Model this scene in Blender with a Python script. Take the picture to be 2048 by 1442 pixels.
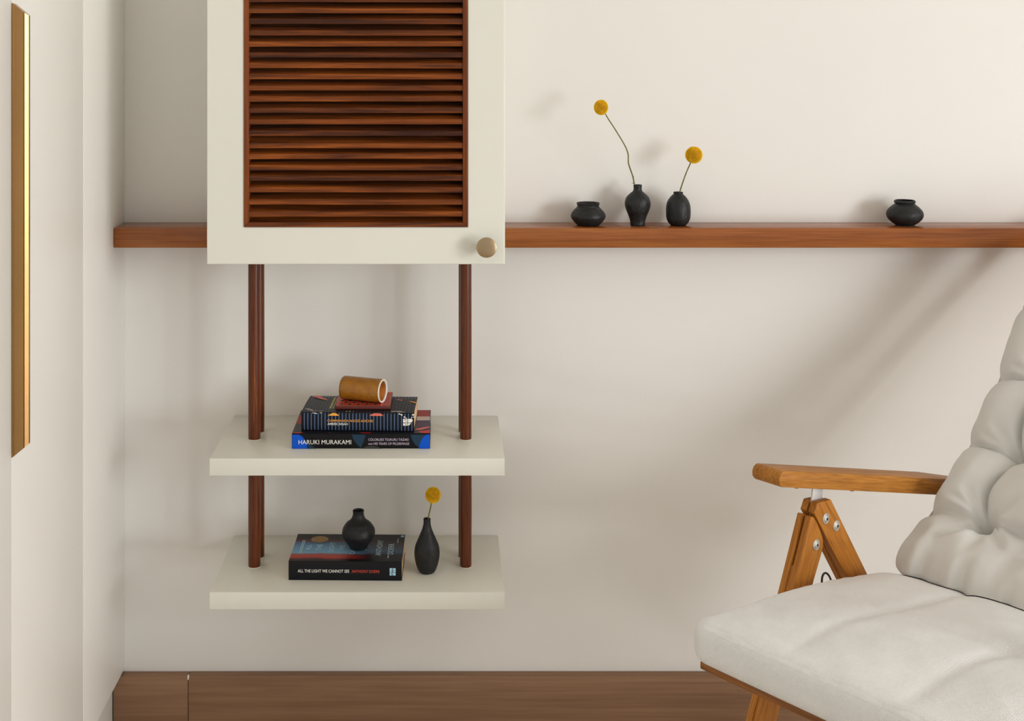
import bpy, bmesh, math, random
from mathutils import Vector, Matrix, noise

for o in list(bpy.data.objects):
    bpy.data.objects.remove(o)
S = bpy.context.scene
COL = S.collection
PI = math.pi

# ------------------------------------------------------------------ camera, light, exposure
ZC = 1.282                                   # eye height; back wall is the plane Y = 0
cam_d = bpy.data.cameras.new('camera')
cam = bpy.data.objects.new('camera', cam_d)
COL.objects.link(cam)
cam.location = (0, -2.5, ZC)
cam.rotation_euler = (PI / 2, 0, 0)
cam_d.sensor_width = 36.0
cam_d.lens = 36.0 * 2625 / 2048
cam_d.shift_x = (1024 - 887) / 2048          # view camera with rise and shift
cam_d.shift_y = -(721 - 101) / 2048
cam_d.clip_start = 0.02
S.camera = cam

W = bpy.data.worlds.new('room_daylight')
S.world = W
W.use_nodes = True
W.node_tree.nodes['Background'].inputs[0].default_value = (0.98, 0.985, 1.0, 1)
W.node_tree.nodes['Background'].inputs[1].default_value = 0.65


def area_light(name, loc, aim, w, h, watts, col):
    """rectangular light aimed at a point in the room"""
    d = bpy.data.lights.new(name, 'AREA')
    d.shape = 'RECTANGLE'
    d.size, d.size_y, d.energy, d.color = w, h, watts, col
    o = bpy.data.objects.new(name, d)
    COL.objects.link(o)
    o.location = loc
    o.rotation_euler = (Vector(loc) - Vector(aim)).to_track_quat('Z', 'Y').to_euler()


area_light('window_light', (4.4, -3.55, 1.60), (0.2, -0.1, 0.7), 1.1, 1.1, 80, (0.96, 0.98, 1.0))        # window in the right wall
area_light('low_fill_light', (4.3, -4.0, 0.52), (0.2, 0.0, 0.1), 2.2, 0.95, 98, (0.95, 0.98, 1.0))       # added low fill, front right, brightens the lower wall; no glazing built


S.view_settings.view_transform = 'Standard'
S.view_settings.look = 'None'
S.view_settings.exposure = 0.04
S.view_settings.gamma = 1.0
S.view_settings.use_curve_mapping = False
S.cycles.caustics_reflective = False
S.cycles.max_bounces = 10
S.cycles.diffuse_bounces = 6


# ------------------------------------------------------------------ helpers
def lin(r, g, b):
    f = lambda c: (c / 255 / 12.92) if c / 255 <= 0.04045 else ((c / 255 + 0.055) / 1.055) ** 2.4
    return (f(r), f(g), f(b), 1.0)


def new_mat(name):
    m = bpy.data.materials.new(name)
    m.use_nodes = True
    nt = m.node_tree
    return m, nt, nt.nodes['Principled BSDF']


def N(nt, t, **kw):
    n = nt.nodes.new(t)
    for k, v in kw.items():
        setattr(n, k, v)
    return n


def ramp(nt, stops):
    r = N(nt, 'ShaderNodeValToRGB')
    e = r.color_ramp.elements
    e[0].position, e[0].color = stops[0]
    e[1].position, e[1].color = stops[-1]
    for p, c in stops[1:-1]:
        x = e.new(p)
        x.color = c
    return r


def paint(name, col, rough=0.5, var=0.03, nscale=6.0, bump=0.02, bscale=60, spec=0.5, metallic=0.0, coat=0.0):
    """plain coloured surface with slight cloudy variation and fine relief"""
    m, nt, p = new_mat(name)
    tc = N(nt, 'ShaderNodeTexCoord')
    no = N(nt, 'ShaderNodeTexNoise')
    no.inputs['Scale'].default_value = nscale
    no.inputs['Detail'].default_value = 4
    nt.links.new(tc.outputs['Object'], no.inputs['Vector'])
    a = tuple(max(0, c * (1 - var)) for c in col[:3]) + (1,)
    b = tuple(min(1, c * (1 + var)) for c in col[:3]) + (1,)
    r = ramp(nt, [(0.3, a), (0.7, b)])
    nt.links.new(no.outputs['Fac'], r.inputs['Fac'])
    nt.links.new(r.outputs['Color'], p.inputs['Base Color'])
    p.inputs['Roughness'].default_value = rough
    p.inputs['Specular IOR Level'].default_value = spec
    p.inputs['Metallic'].default_value = metallic
    p.inputs['Coat Weight'].default_value = coat
    if bump:
        n2 = N(nt, 'ShaderNodeTexNoise')
        n2.inputs['Scale'].default_value = bscale
        n2.inputs['Detail'].default_value = 3
        nt.links.new(tc.outputs['Object'], n2.inputs['Vector'])
        bp = N(nt, 'ShaderNodeBump')
        bp.inputs['Strength'].default_value = bump
        bp.inputs['Distance'].default_value = 0.01
        nt.links.new(n2.outputs['Fac'], bp.inputs['Height'])
        nt.links.new(bp.outputs['Normal'], p.inputs['Normal'])
    return m


def wood(name, stops, axis='X', grain=34.0, along=1.6, rough=0.35, spec=0.5, bump=0.12, fibre=0.35, tint=0.0):
    """long-grained timber; every object gets its own piece of the grain"""
    m, nt, p = new_mat(name)
    tc = N(nt, 'ShaderNodeTexCoord')
    oi = N(nt, 'ShaderNodeObjectInfo')
    mul = N(nt, 'ShaderNodeMath', operation='MULTIPLY')
    mul.inputs[1].default_value = 37.0
    nt.links.new(oi.outputs['Random'], mul.inputs[0])
    add = N(nt, 'ShaderNodeVectorMath', operation='ADD')
    nt.links.new(tc.outputs['Object'], add.inputs[0])
    nt.links.new(mul.outputs[0], add.inputs[1])
    sc = {'X': (along, grain, grain), 'Y': (grain, along, grain), 'Z': (grain, grain, along)}[axis]
    mp = N(nt, 'ShaderNodeMapping')
    mp.inputs['Scale'].default_value = sc
    nt.links.new(add.outputs[0], mp.inputs['Vector'])
    n1 = N(nt, 'ShaderNodeTexNoise')
    n1.inputs['Scale'].default_value = 1.0
    n1.inputs['Detail'].default_value = 6
    n1.inputs['Roughness'].default_value = 0.6
    n1.inputs['Distortion'].default_value = 0.6
    nt.links.new(mp.outputs[0], n1.inputs['Vector'])
    mp2 = N(nt, 'ShaderNodeMapping')
    mp2.inputs['Scale'].default_value = tuple(s * (7 if s > along else 4) for s in sc)
    nt.links.new(add.outputs[0], mp2.inputs['Vector'])
    n2 = N(nt, 'ShaderNodeTexNoise')
    n2.inputs['Scale'].default_value = 1.0
    n2.inputs['Detail'].default_value = 3
    nt.links.new(mp2.outputs[0], n2.inputs['Vector'])
    mx = N(nt, 'ShaderNodeMix', data_type='FLOAT')
    mx.inputs[0].default_value = fibre
    nt.links.new(n1.outputs['Fac'], mx.inputs[2])
    nt.links.new(n2.outputs['Fac'], mx.inputs[3])
    fac = mx.outputs[0]
    if tint:
        off = N(nt, 'ShaderNodeMath', operation='MULTIPLY_ADD')
        off.inputs[1].default_value = tint
        off.inputs[2].default_value = -tint / 2
        nt.links.new(oi.outputs['Random'], off.inputs[0])
        ad = N(nt, 'ShaderNodeMath', operation='ADD')
        nt.links.new(fac, ad.inputs[0])
        nt.links.new(off.outputs[0], ad.inputs[1])
        fac = ad.outputs[0]
    r = ramp(nt, stops)
    nt.links.new(fac, r.inputs['Fac'])
    nt.links.new(r.outputs['Color'], p.inputs['Base Color'])
    p.inputs['Roughness'].default_value = rough
    p.inputs['Specular IOR Level'].default_value = spec
    bp = N(nt, 'ShaderNodeBump')
    bp.inputs['Strength'].default_value = bump
    bp.inputs['Distance'].default_value = 0.002
    nt.links.new(fac, bp.inputs['Height'])
    nt.links.new(bp.outputs['Normal'], p.inputs['Normal'])
    return m


ORG = {}                                      # world origin of each placed root


def tag(o, label=None, cat=None, group=None, kind=None):
    if label: o['label'] = label
    if cat: o['category'] = cat
    if group: o['group'] = group
    if kind: o['kind'] = kind
    return o


def thing(name, label, cat, loc=(0, 0, 0), rz=0.0, group=None):
    o = bpy.data.objects.new(name, None)
    o.empty_display_size = 0.05
    COL.objects.link(o)
    o.location = loc
    o.rotation_euler = (0, 0, rz)
    ORG[o.name] = Vector(loc)
    return tag(o, label, cat, group)


def obj(name, bm, mat, parent=None, origin=None, smooth=0.6, local=False):
    """link a bmesh as one object; vertices are given in world space unless local"""
    if parent is not None:
        org = ORG.get(parent.name, Vector((0, 0, 0)))
    else:
        org = Vector(origin) if origin is not None else Vector((0, 0, 0))
    if not local:
        bmesh.ops.translate(bm, verts=bm.verts, vec=-org)
    bmesh.ops.recalc_face_normals(bm, faces=bm.faces)
    me = bpy.data.meshes.new(name)
    bm.to_mesh(me)
    bm.free()
    for m in (mat if isinstance(mat, (list, tuple)) else [mat]):
        me.materials.append(m)
    if smooth is not None:
        me.polygons.foreach_set('use_smooth', [True] * len(me.polygons))
        me.set_sharp_from_angle(angle=smooth)
    o = bpy.data.objects.new(name, me)
    COL.objects.link(o)
    if parent is not None:
        o.parent = parent
        ORG[o.name] = org
    else:
        o.location = org
        ORG[o.name] = org
    return o


def box(x0, x1, y0, y1, z0, z1, bev=0.0, seg=2, bm=None):
    t = bmesh.new()
    bmesh.ops.create_cube(t, size=1.0)
    for v in t.verts:
        v.co = Vector(((x0 + x1) / 2 + v.co.x * (x1 - x0), (y0 + y1) / 2 + v.co.y * (y1 - y0),
                       (z0 + z1) / 2 + v.co.z * (z1 - z0)))
    if bev:
        bmesh.ops.bevel(t, geom=t.edges[:], offset=bev, segments=seg, affect='EDGES', profile=0.5)
    return merge(bm, t)


def merge(bm, t):
    if bm is None:
        return t
    me = bpy.data.meshes.new('tmp')
    t.to_mesh(me)
    t.free()
    bm.from_mesh(me)
    bpy.data.meshes.remove(me)
    return bm


def prism(pts, y0, y1, bev=0.0, bm=None, axis='Y', seg=2):
    """2-D outline extruded along an axis (Y: pts are x,z; X: pts are y,z; Z: pts are x,y)"""
    t = bmesh.new()
    def P(a, b, c):
        return {'Y': (a, c, b), 'X': (c, a, b), 'Z': (a, b, c)}[axis]
    lo_ = [t.verts.new(P(a, b, y0)) for a, b in pts]
    hi_ = [t.verts.new(P(a, b, y1)) for a, b in pts]
    n = len(pts)
    t.faces.new(lo_)
    t.faces.new(list(reversed(hi_)))
    for i in range(n):
        t.faces.new((lo_[i], hi_[i], hi_[(i + 1) % n], lo_[(i + 1) % n]))
    bmesh.ops.recalc_face_normals(t, faces=t.faces)
    if bev:
        bmesh.ops.bevel(t, geom=t.edges[:], offset=bev, segments=seg, affect='EDGES', profile=0.5)
    return merge(bm, t)


def lathe(profile, cx, cy, cz, seg=48, bm=None, wob=0.0, seed=0.0, caps=True):
    """profile (r, h) turned about a vertical axis; wob gives a hand-made wobble"""
    t = bmesh.new()
    rings = []
    for r, h in profile:
        ring = []
        for k in range(seg):
            a = 2 * PI * k / seg
            rr = r
            if wob and r > 0:
                rr = r * (1 + wob * noise.noise(Vector((math.cos(a) * 1.3 + seed, math.sin(a) * 1.3, h * 40))))
            ring.append(t.verts.new((cx + rr * math.cos(a), cy + rr * math.sin(a), cz + h)))
        rings.append(ring)
    for a, b in zip(rings, rings[1:]):
        for k in range(seg):
            t.faces.new((a[k], a[(k + 1) % seg], b[(k + 1) % seg], b[k]))
    if caps:
        t.faces.new(list(reversed(rings[0])))
        t.faces.new(rings[-1])
    return merge(bm, t)


def smooth_profile(pts, n=5):
    """Catmull-Rom through profile points"""
    out = []
    P = [pts[0]] + list(pts) + [pts[-1]]
    for i in range(1, len(P) - 2):
        p0, p1, p2, p3 = P[i - 1], P[i], P[i + 1], P[i + 2]
        for k in range(n):
            t = k / n
            out.append(tuple(0.5 * (2 * b + (c - a) * t + (2 * a - 5 * b + 4 * c - d) * t * t + (3 * b - a - 3 * c + d) * t ** 3)
                             for a, b, c, d in zip(p0, p1, p2, p3)))
    out.append(tuple(pts[-1]))
    return out


def tube(path, radii, seg=10, bm=None):
    t = bmesh.new()
    path = [Vector(p) for p in path]
    rings = []
    up = Vector((0.3, 1, 0.2)).normalized()
    for i, p in enumerate(path):
        d = (path[min(i + 1, len(path) - 1)] - path[max(i - 1, 0)]).normalized()
        s = d.cross(up).normalized()
        u = s.cross(d).normalized()
        r = radii[i] if isinstance(radii, (list, tuple)) else radii
        rings.append([t.verts.new(p + s * r * math.cos(2 * PI * k / seg) + u * r * math.sin(2 * PI * k / seg)) for k in range(seg)])
    for a, b in zip(rings, rings[1:]):
        for k in range(seg):
            t.faces.new((a[k], a[(k + 1) % seg], b[(k + 1) % seg], b[k]))
    t.faces.new(list(reversed(rings[0])))
    t.faces.new(rings[-1])
    return merge(bm, t)


def lettering(name, body, width, height, org, ex, ey, mat, parent, weight=0.0, label=None):
    """flat printed words: org is the left end of the baseline, ex reading direction, ey letter-up"""
    cu = bpy.data.curves.new('tmp_text', 'FONT')
    cu.body = body
    cu.offset = weight
    cu.resolution_u = 3
    ot = bpy.data.objects.new('tmp_text', cu)
    COL.objects.link(ot)
    dg = bpy.context.evaluated_depsgraph_get()
    me = bpy.data.meshes.new_from_object(ot.evaluated_get(dg))
    bm = bmesh.new()
    bm.from_mesh(me)
    bpy.data.objects.remove(ot)
    bpy.data.curves.remove(cu)
    bpy.data.meshes.remove(me)
    xs = [v.co.x for v in bm.verts]
    ys = [v.co.y for v in bm.verts]
    x0, x1, y1 = min(xs), max(xs), max(ys)
    org, ex, ey = Vector(org), Vector(ex).normalized(), Vector(ey).normalized()
    for v in bm.verts:
        v.co = org + ex * ((v.co.x - x0) / (x1 - x0) * width) + ey * (v.co.y / y1 * height)
    o = obj(name, bm, mat, parent, smooth=None)
    return tag(o, label)


def flat(polys, org, ex, ey, bm=None):
    """flat print: polygons in a plane"""
    t = bm or bmesh.new()
    org, ex, ey = Vector(org), Vector(ex), Vector(ey)
    for poly in polys:
        t.faces.new([t.verts.new(org + ex * a + ey * b) for a, b in poly])
    return t


def ellipse(cx, cy, rx, ry, n=14, rot=0.0):
    c, s = math.cos(rot), math.sin(rot)
    return [(cx + c * rx * math.cos(2 * PI * k / n) - s * ry * math.sin(2 * PI * k / n),
             cy + s * rx * math.cos(2 * PI * k / n) + c * ry * math.sin(2 * PI * k / n)) for k in range(n)]


# ------------------------------------------------------------------ materials
M_wall = paint('wall_paint', (0.79, 0.768, 0.73), rough=0.75, var=0.012, nscale=2.5, bump=0.014, bscale=180, spec=0.25)
M_ceil = paint('ceiling_paint', (0.80, 0.77, 0.72), rough=0.85, bump=0)
M_cream = paint('cream_laminate', (0.76, 0.745, 0.665), rough=0.32, var=0.012, nscale=3, bump=0.006, bscale=200, spec=0.4)
M_ward = paint('wardrobe_laminate', (0.84, 0.82, 0.775), rough=0.42, var=0.01, nscale=3, bump=0.004, bscale=200, spec=0.4)
M_gap = paint('dark_joint', lin(120, 95, 55), rough=0.8, bump=0)
M_plaster = paint('filler', (0.75, 0.72, 0.66), rough=0.9, bump=0.1)
W_slat = wood('louvre_wood', [(0.25, lin(30, 15, 9)), (0.42, lin(70, 34, 15)), (0.58, lin(120, 60, 18)), (0.78, lin(176, 98, 34))],
              'X', grain=75, along=3.5, rough=0.36, spec=0.22, bump=0.35, fibre=0.3, tint=0.15)
W_stile = wood('louvre_frame_wood', [(0.25, lin(62, 27, 9)), (0.5, lin(112, 54, 17)), (0.8, lin(160, 86, 34))],
               'Z', grain=60, along=3.0, rough=0.36, spec=0.28, bump=0.25, tint=0.1)
W_rod = wood('rod_wood', [(0.3, lin(46, 20, 9)), (0.48, lin(104, 50, 20)), (0.56, lin(70, 32, 14)), (0.68, lin(168, 94, 44))],
             'Z', grain=110, along=2.6, rough=0.3, spec=0.3, bump=0.3, tint=0.08)
W_shelf = wood('ledge_wood', [(0.25, lin(98, 50, 18)), (0.5, lin(146, 82, 34)), (0.8, lin(178, 112, 56))],
               'X', grain=60, along=2.6, rough=0.2, spec=0.42, bump=0.1, fibre=0.45)
W_skirt = wood('skirting_wood', [(0.2, lin(106, 76, 54)), (0.5, lin(138, 104, 78)), (0.8, lin(166, 130, 100))],
               'X', grain=22, along=1.1, rough=0.5, spec=0.35, bump=0.1, fibre=0.4)
W_chair = wood('acacia_wood_long', [(0.22, lin(104, 60, 18)), (0.5, lin(170, 110, 38)), (0.8, lin(206, 146, 66))],
               'X', grain=44, along=5.0, rough=0.42, spec=0.3, bump=0.25, fibre=0.6, tint=0.06)
W_leg = wood('acacia_wood_leg', [(0.22, lin(108, 60, 18)), (0.5, lin(178, 112, 36)), (0.8, lin(212, 148, 64))],
             'Z', grain=44, along=5.0, rough=0.42, spec=0.3, bump=0.25, fibre=0.6, tint=0.06)
W_floor = wood('pale_floor', [(0.25, lin(186, 176, 160)), (0.5, lin(200, 190, 175)), (0.8, lin(212, 203, 188))],
               'X', grain=12, along=0.8, rough=0.4)
M_black = paint('black_clay', (0.011, 0.011, 0.0115), rough=0.50, var=0.5, nscale=45, bump=0.3, bscale=70, spec=0.36)
M_yellow = paint('craspedia_yellow', lin(242, 190, 14), rough=0.7, var=0.2, nscale=120, bump=0, spec=0.2)
M_core = paint('craspedia_core', lin(150, 92, 6), rough=0.8, var=0.2, nscale=200, bump=0)
M_stem = paint('stem_green', lin(112, 104, 52), rough=0.6, var=0.3, nscale=150, bump=0.1, bscale=300)
M_brass = paint('brass_profile', lin(166, 128, 82), rough=0.28, var=0.06, nscale=8, bump=0, metallic=1.0)
M_knob = paint('antique_brass', lin(168, 146, 114), rough=0.36, var=0.12, nscale=12, bump=0.03, bscale=300, metallic=1.0)
M_steel = paint('zinc_steel', lin(226, 225, 220), rough=0.38, var=0.1, nscale=80, bump=0, metallic=1.0)
M_plate = paint('grey_steel_plate', lin(215, 215, 212), rough=0.55, var=0.03, bump=0, metallic=0.5)
M_dark = paint('dark_socket', (0.012, 0.012, 0.012), rough=0.5, bump=0)
M_cord = paint('black_elastic', (0.02, 0.02, 0.018), rough=0.7, bump=0.1, bscale=400)
M_page = paint('page_block', lin(232, 196, 152), rough=0.9, var=0.1, nscale=30, bump=0.2, bscale=300)
M_white = paint('print_white', lin(240, 238, 230), rough=0.5, bump=0)
M_orange = paint('print_orange', lin(240, 168, 60), rough=0.5, bump=0)
M_pink = paint('print_pink', lin(222, 110, 92), rough=0.5, var=0.4, nscale=220, bump=0)
M_red = paint('print_red', lin(196, 36, 30), rough=0.4, spec=0.22, bump=0)
M_dred = paint('print_dark_red', lin(160, 34, 26), rough=0.4, spec=0.22, bump=0)
M_blue = paint('print_blue', lin(8, 82, 196), rough=0.4, spec=0.22, bump=0)
M_teal = paint('print_teal', lin(30, 56, 76), rough=0.4, spec=0.22, bump=0)
M_olive = paint('print_olive', lin(44, 46, 40), rough=0.4, bump=0)
M_purple = paint('print_purple', lin(66, 42, 78), rough=0.4, spec=0.22, bump=0)
M_lilac = paint('print_lilac', lin(206, 190, 210), rough=0.5, bump=0)
M_pale = paint('print_pale', lin(204, 190, 184), rough=0.5, bump=0)
M_sky = paint('print_sky', lin(170, 214, 232), rough=0.5, bump=0)
M_title = paint('print_title', lin(196, 222, 232), rough=0.5, bump=0)
M_coral = paint('print_coral', lin(206, 72, 56), rough=0.5, bump=0)
M_gold = paint('gold_sticker', lin(150, 112, 46), rough=0.4, var=0.15, nscale=120, bump=0)
M_goldp = paint('gold_print', lin(172, 168, 96), rough=0.5, var=0.3, nscale=300, bump=0)
M_jacket = paint('black_jacket', lin(13, 13, 15), rough=0.35, spec=0.22, bump=0)
M_mustard = paint('mustard_glaze', lin(156, 102, 26), rough=0.33, var=0.16, nscale=70, bump=0.15, bscale=160, spec=0.5)
M_rim = paint('white_glaze', lin(242, 236, 226), rough=0.2, bump=0)
M_copper = paint('copper_glaze', lin(190, 120, 60), rough=0.15, var=0.4, nscale=60, bump=0, spec=0.8)
M_frame = paint('window_frame_paint', (0.8, 0.8, 0.78), rough=0.4, bump=0)


def striped_cover():
    m, nt, p = new_mat('pinstripe_cover')
    tc = N(nt, 'ShaderNodeTexCoord')
    sp = N(nt, 'ShaderNodeSeparateXYZ')
    nt.links.new(tc.outputs['Object'], sp.inputs[0])
    mu = N(nt, 'ShaderNodeMath', operation='DIVIDE')
    mu.inputs[1].default_value = 0.00612
    nt.links.new(sp.outputs['X'], mu.inputs[0])
    fr = N(nt, 'ShaderNodeMath', operation='FRACT')
    nt.links.new(mu.outputs[0], fr.inputs[0])
    st = ramp(nt, [(0.0, lin(17, 20, 31)), (0.76, lin(17, 20, 31)), (0.80, lin(92, 116, 152)), (0.98, lin(92, 116, 152)), (1.0, lin(17, 20, 31))])
    nt.links.new(fr.outputs[0], st.inputs['Fac'])
    # same print; stripes dimmed in the colour for grazing light on the top cover
    dk = N(nt, 'ShaderNodeMix', data_type='RGBA')
    dk.inputs[6].default_value = lin(17, 18, 22)
    nt.links.new(st.outputs['Color'], dk.inputs[7])
    gt = N(nt, 'ShaderNodeMath', operation='LESS_THAN')
    gt.inputs[1].default_value = 0.0300
    nt.links.new(sp.outputs['Z'], gt.inputs[0])
    mr = N(nt, 'ShaderNodeMapRange')
    mr.inputs['To Min'].default_value = 0.22
    mr.inputs['To Max'].default_value = 1.0
    nt.links.new(gt.outputs[0], mr.inputs['Value'])
    nt.links.new(mr.outputs[0], dk.inputs[0])
    nt.links.new(dk.outputs[2], p.inputs['Base Color'])
    p.inputs['Specular IOR Level'].default_value = 0.22
    p.inputs['Roughness'].default_value = 0.45
    return m


def dusk_cover():
    """front cover print: dark top, blue sky band, red glow, black lower part and spine"""
    m, nt, p = new_mat('dusk_cover')
    tc = N(nt, 'ShaderNodeTexCoord')
    sp = N(nt, 'ShaderNodeSeparateXYZ')
    nt.links.new(tc.outputs['Object'], sp.inputs[0])
    no = N(nt, 'ShaderNodeTexNoise')
    no.inputs['Scale'].default_value = 28
    no.inputs['Detail'].default_value = 4
    nt.links.new(tc.outputs['Object'], no.inputs['Vector'])
    ma = N(nt, 'ShaderNodeMath', operation='MULTIPLY_ADD')
    ma.inputs[1].default_value = 0.10
    nt.links.new(no.outputs['Fac'], ma.inputs[0])
    my = N(nt, 'ShaderNodeMapRange')
    my.inputs['From Min'].default_value = 0.0
    my.inputs['From Max'].default_value = 0.1275
    nt.links.new(sp.outputs['Y'], my.inputs['Value'])
    nt.links.new(my.outputs[0], ma.inputs[2])
    k = lin(14, 15, 20)
    left = ramp(nt, [(0.0, k), (0.12, lin(28, 16, 18)), (0.22, lin(186, 62, 48)), (0.31, lin(150, 74, 66)), (0.36, lin(118, 168, 200)),
                     (0.60, lin(98, 146, 184)), (0.74, lin(72, 104, 138)), (0.80, lin(92, 36, 34)), (0.88, lin(26, 20, 22)), (1.0, k)])
    right = ramp(nt, [(0.0, k), (0.30, lin(20, 22, 28)), (0.42, lin(62, 86, 112)), (0.66, lin(64, 62, 70)), (0.80, lin(30, 28, 30)), (1.0, k)])
    for r in (left, right):
        nt.links.new(ma.outputs[0], r.inputs['Fac'])
    mxr = N(nt, 'ShaderNodeMapRange', interpolation_type='SMOOTHSTEP')
    mxr.inputs['From Min'].default_value = 0.075
    mxr.inputs['From Max'].default_value = 0.150
    nt.links.new(sp.outputs['X'], mxr.inputs['Value'])
    mx = N(nt, 'ShaderNodeMix', data_type='RGBA')
    nt.links.new(mxr.outputs[0], mx.inputs[0])
    nt.links.new(left.outputs['Color'], mx.inputs[6])
    nt.links.new(right.outputs['Color'], mx.inputs[7])
    # spine and back stay near black
    gz = N(nt, 'ShaderNodeMath', operation='GREATER_THAN')
    gz.inputs[1].default_value = 0.0285
    nt.links.new(sp.outputs['Z'], gz.inputs[0])
    m2 = N(nt, 'ShaderNodeMix', data_type='RGBA')
    nt.links.new(gz.outputs[0], m2.inputs[0])
    m2.inputs[6].default_value = k
    nt.links.new(mx.outputs[2], m2.inputs[7])
    nt.links.new(m2.outputs[2], p.inputs['Base Color'])
    p.inputs['Specular IOR Level'].default_value = 0.25
    p.inputs['Roughness'].default_value = 0.4
    return m


def fabric(name, col, weave=0.0, pitch=0.0024, rough=0.75, sheen=0.2, wrinkle=0.15, spec=0.3, cloud=0.03):
    m, nt, p = new_mat(name)
    tc = N(nt, 'ShaderNodeTexCoord')
    no = N(nt, 'ShaderNodeTexNoise')
    no.inputs['Scale'].default_value = 14
    no.inputs['Detail'].default_value = 5
    nt.links.new(tc.outputs['Object'], no.inputs['Vector'])
    a = tuple(c * (1 - cloud) for c in col[:3]) + (1,)
    b = tuple(c * (1 + cloud) for c in col[:3]) + (1,)
    r = ramp(nt, [(0.3, a), (0.7, b)])
    nt.links.new(no.outputs['Fac'], r.inputs['Fac'])
    base = r.outputs['Color']
    bp = N(nt, 'ShaderNodeBump')
    bp.inputs['Strength'].default_value = wrinkle
    bp.inputs['Distance'].default_value = 0.004
    nt.links.new(no.outputs['Fac'], bp.inputs['Height'])
    last = bp
    if weave:
        sp = N(nt, 'ShaderNodeSeparateXYZ')
        nt.links.new(tc.outputs['Object'], sp.inputs[0])
        sn = []
        for ax, ph in (('X', 1.0), ('Y', 1.0), ('Z', 1.25)):
            q = N(nt, 'ShaderNodeMath', operation='MULTIPLY')
            q.inputs[1].default_value = 2 * PI / pitch * ph
            nt.links.new(sp.outputs[ax], q.inputs[0])
            s = N(nt, 'ShaderNodeMath', operation='SINE')
            nt.links.new(q.outputs[0], s.inputs[0])
            sn.append(s)
        s1 = N(nt, 'ShaderNodeMath', operation='ADD')
        nt.links.new(sn[0].outputs[0], s1.inputs[0])
        nt.links.new(sn[2].outputs[0], s1.inputs[1])
        s2 = N(nt, 'ShaderNodeMath', operation='MULTIPLY')
        nt.links.new(s1.outputs[0], s2.inputs[0])
        nt.links.new(sn[1].outputs[0], s2.inputs[1])
        b2 = N(nt, 'ShaderNodeBump')
        b2.inputs['Strength'].default_value = weave
        b2.inputs['Distance'].default_value = 0.0006
        nt.links.new(s2.outputs[0], b2.inputs['Height'])
        nt.links.new(bp.outputs['Normal'], b2.inputs['Normal'])
        last = b2
        mr = N(nt, 'ShaderNodeMapRange')
        mr.inputs['From Min'].default_value = -2
        mr.inputs['From Max'].default_value = 2
        mr.inputs['To Min'].default_value = 0.88
        mr.inputs['To Max'].default_value = 1.10
        nt.links.new(s2.outputs[0], mr.inputs['Value'])
        hv = N(nt, 'ShaderNodeMix', data_type='RGBA', blend_type='MULTIPLY')
        hv.inputs[0].default_value = 1.0
        nt.links.new(base, hv.inputs[6])
        nt.links.new(mr.outputs[0], hv.inputs[7])
        base = hv.outputs[2]
    nt.links.new(base, p.inputs['Base Color'])
    nt.links.new(last.outputs['Normal'], p.inputs['Normal'])
    p.inputs['Roughness'].default_value = rough
    p.inputs['Specular IOR Level'].default_value = spec
    p.inputs['Sheen Weight'].default_value = sheen
    return m


M_stripe = striped_cover()
M_dusk = dusk_cover()
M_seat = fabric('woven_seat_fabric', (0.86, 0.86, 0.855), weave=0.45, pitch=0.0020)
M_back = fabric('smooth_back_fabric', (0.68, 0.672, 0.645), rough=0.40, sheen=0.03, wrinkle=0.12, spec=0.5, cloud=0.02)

# ------------------------------------------------------------------ room shell
RX, FY, CH = 4.50, -4.8, 2.7
tag(obj('wall_back', box(-1.25, RX + 0.1, 0.0, 0.1, 0, CH), M_wall, origin=(0, 0.05, 0)), kind='structure')
tag(obj('floor', box(-1.25, RX + 0.1, FY, 0.0, -0.08, 0), W_floor, origin=(0, -1.5, 0)), kind='structure')
tag(obj('ceiling', box(-1.25, RX + 0.1, FY, 0.0, CH, CH + 0.08), M_ceil, origin=(0, -1.5, CH)), kind='structure')
tag(obj('wall_left', box(-1.25, -1.17, FY, 0.0, 0, CH), M_wall, origin=(-1.2, -1.5, 0)), kind='structure')
# right wall with the window the daylight comes through
wy0, wy1, wz0, wz1 = -4.20, -2.90, 0.95, 2.35
b = box(RX, RX + 0.1, wy1, 0.0, 0, CH)
box(RX, RX + 0.1, FY, wy0, 0, CH, bm=b)
box(RX, RX + 0.1, wy0, wy1, 0, wz0, bm=b)
box(RX, RX + 0.1, wy0, wy1, wz1, CH, bm=b)
tag(obj('wall_right', b, M_wall, origin=(RX, -1.5, 0)), kind='structure')
b = box(RX + 0.03, RX + 0.07, wy0, wy0 + 0.045, wz0, wz1, 0.003)
box(RX + 0.03, RX + 0.07, wy1 - 0.045, wy1, wz0, wz1, 0.003, bm=b)
box(RX + 0.03, RX + 0.07, wy0 + 0.045, wy1 - 0.045, wz0, wz0 + 0.045, 0.003, bm=b)
box(RX + 0.03, RX + 0.07, wy0 + 0.045, wy1 - 0.045, wz1 - 0.045, wz1, 0.003, bm=b)
tag(obj('window_1', b, M_frame, origin=(RX + 0.05, -3.55, wz0)), kind='structure')

# skirting board: two lengths meeting at a visible butt joint
sk = bpy.data.objects.new('baseboard_back', None)
COL.objects.link(sk)
ORG[sk.name] = Vector((0, 0, 0))
tag(sk, kind='structure')
obj('skirting_board', box(-0.6245, -0.4832, -0.020, -0.0003, 0.0005, 0.1000, 0.0012), W_skirt, sk)
obj('skirting_board', box(-0.4822, RX - 0.001, -0.0205, -0.0003, 0.0005, 0.1003, 0.0012), W_skirt, sk)
tag(obj('filler_chip', prism(smooth_profile([(-0.4835, 0.094), (-0.4820, 0.093), (-0.4805, 0.098), (-0.4812, 0.1012), (-0.4838, 0.1008)], 2), -0.0211, -0.016), M_plaster, sk),
    'small chip of pale filler at the top of the joint')

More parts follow.
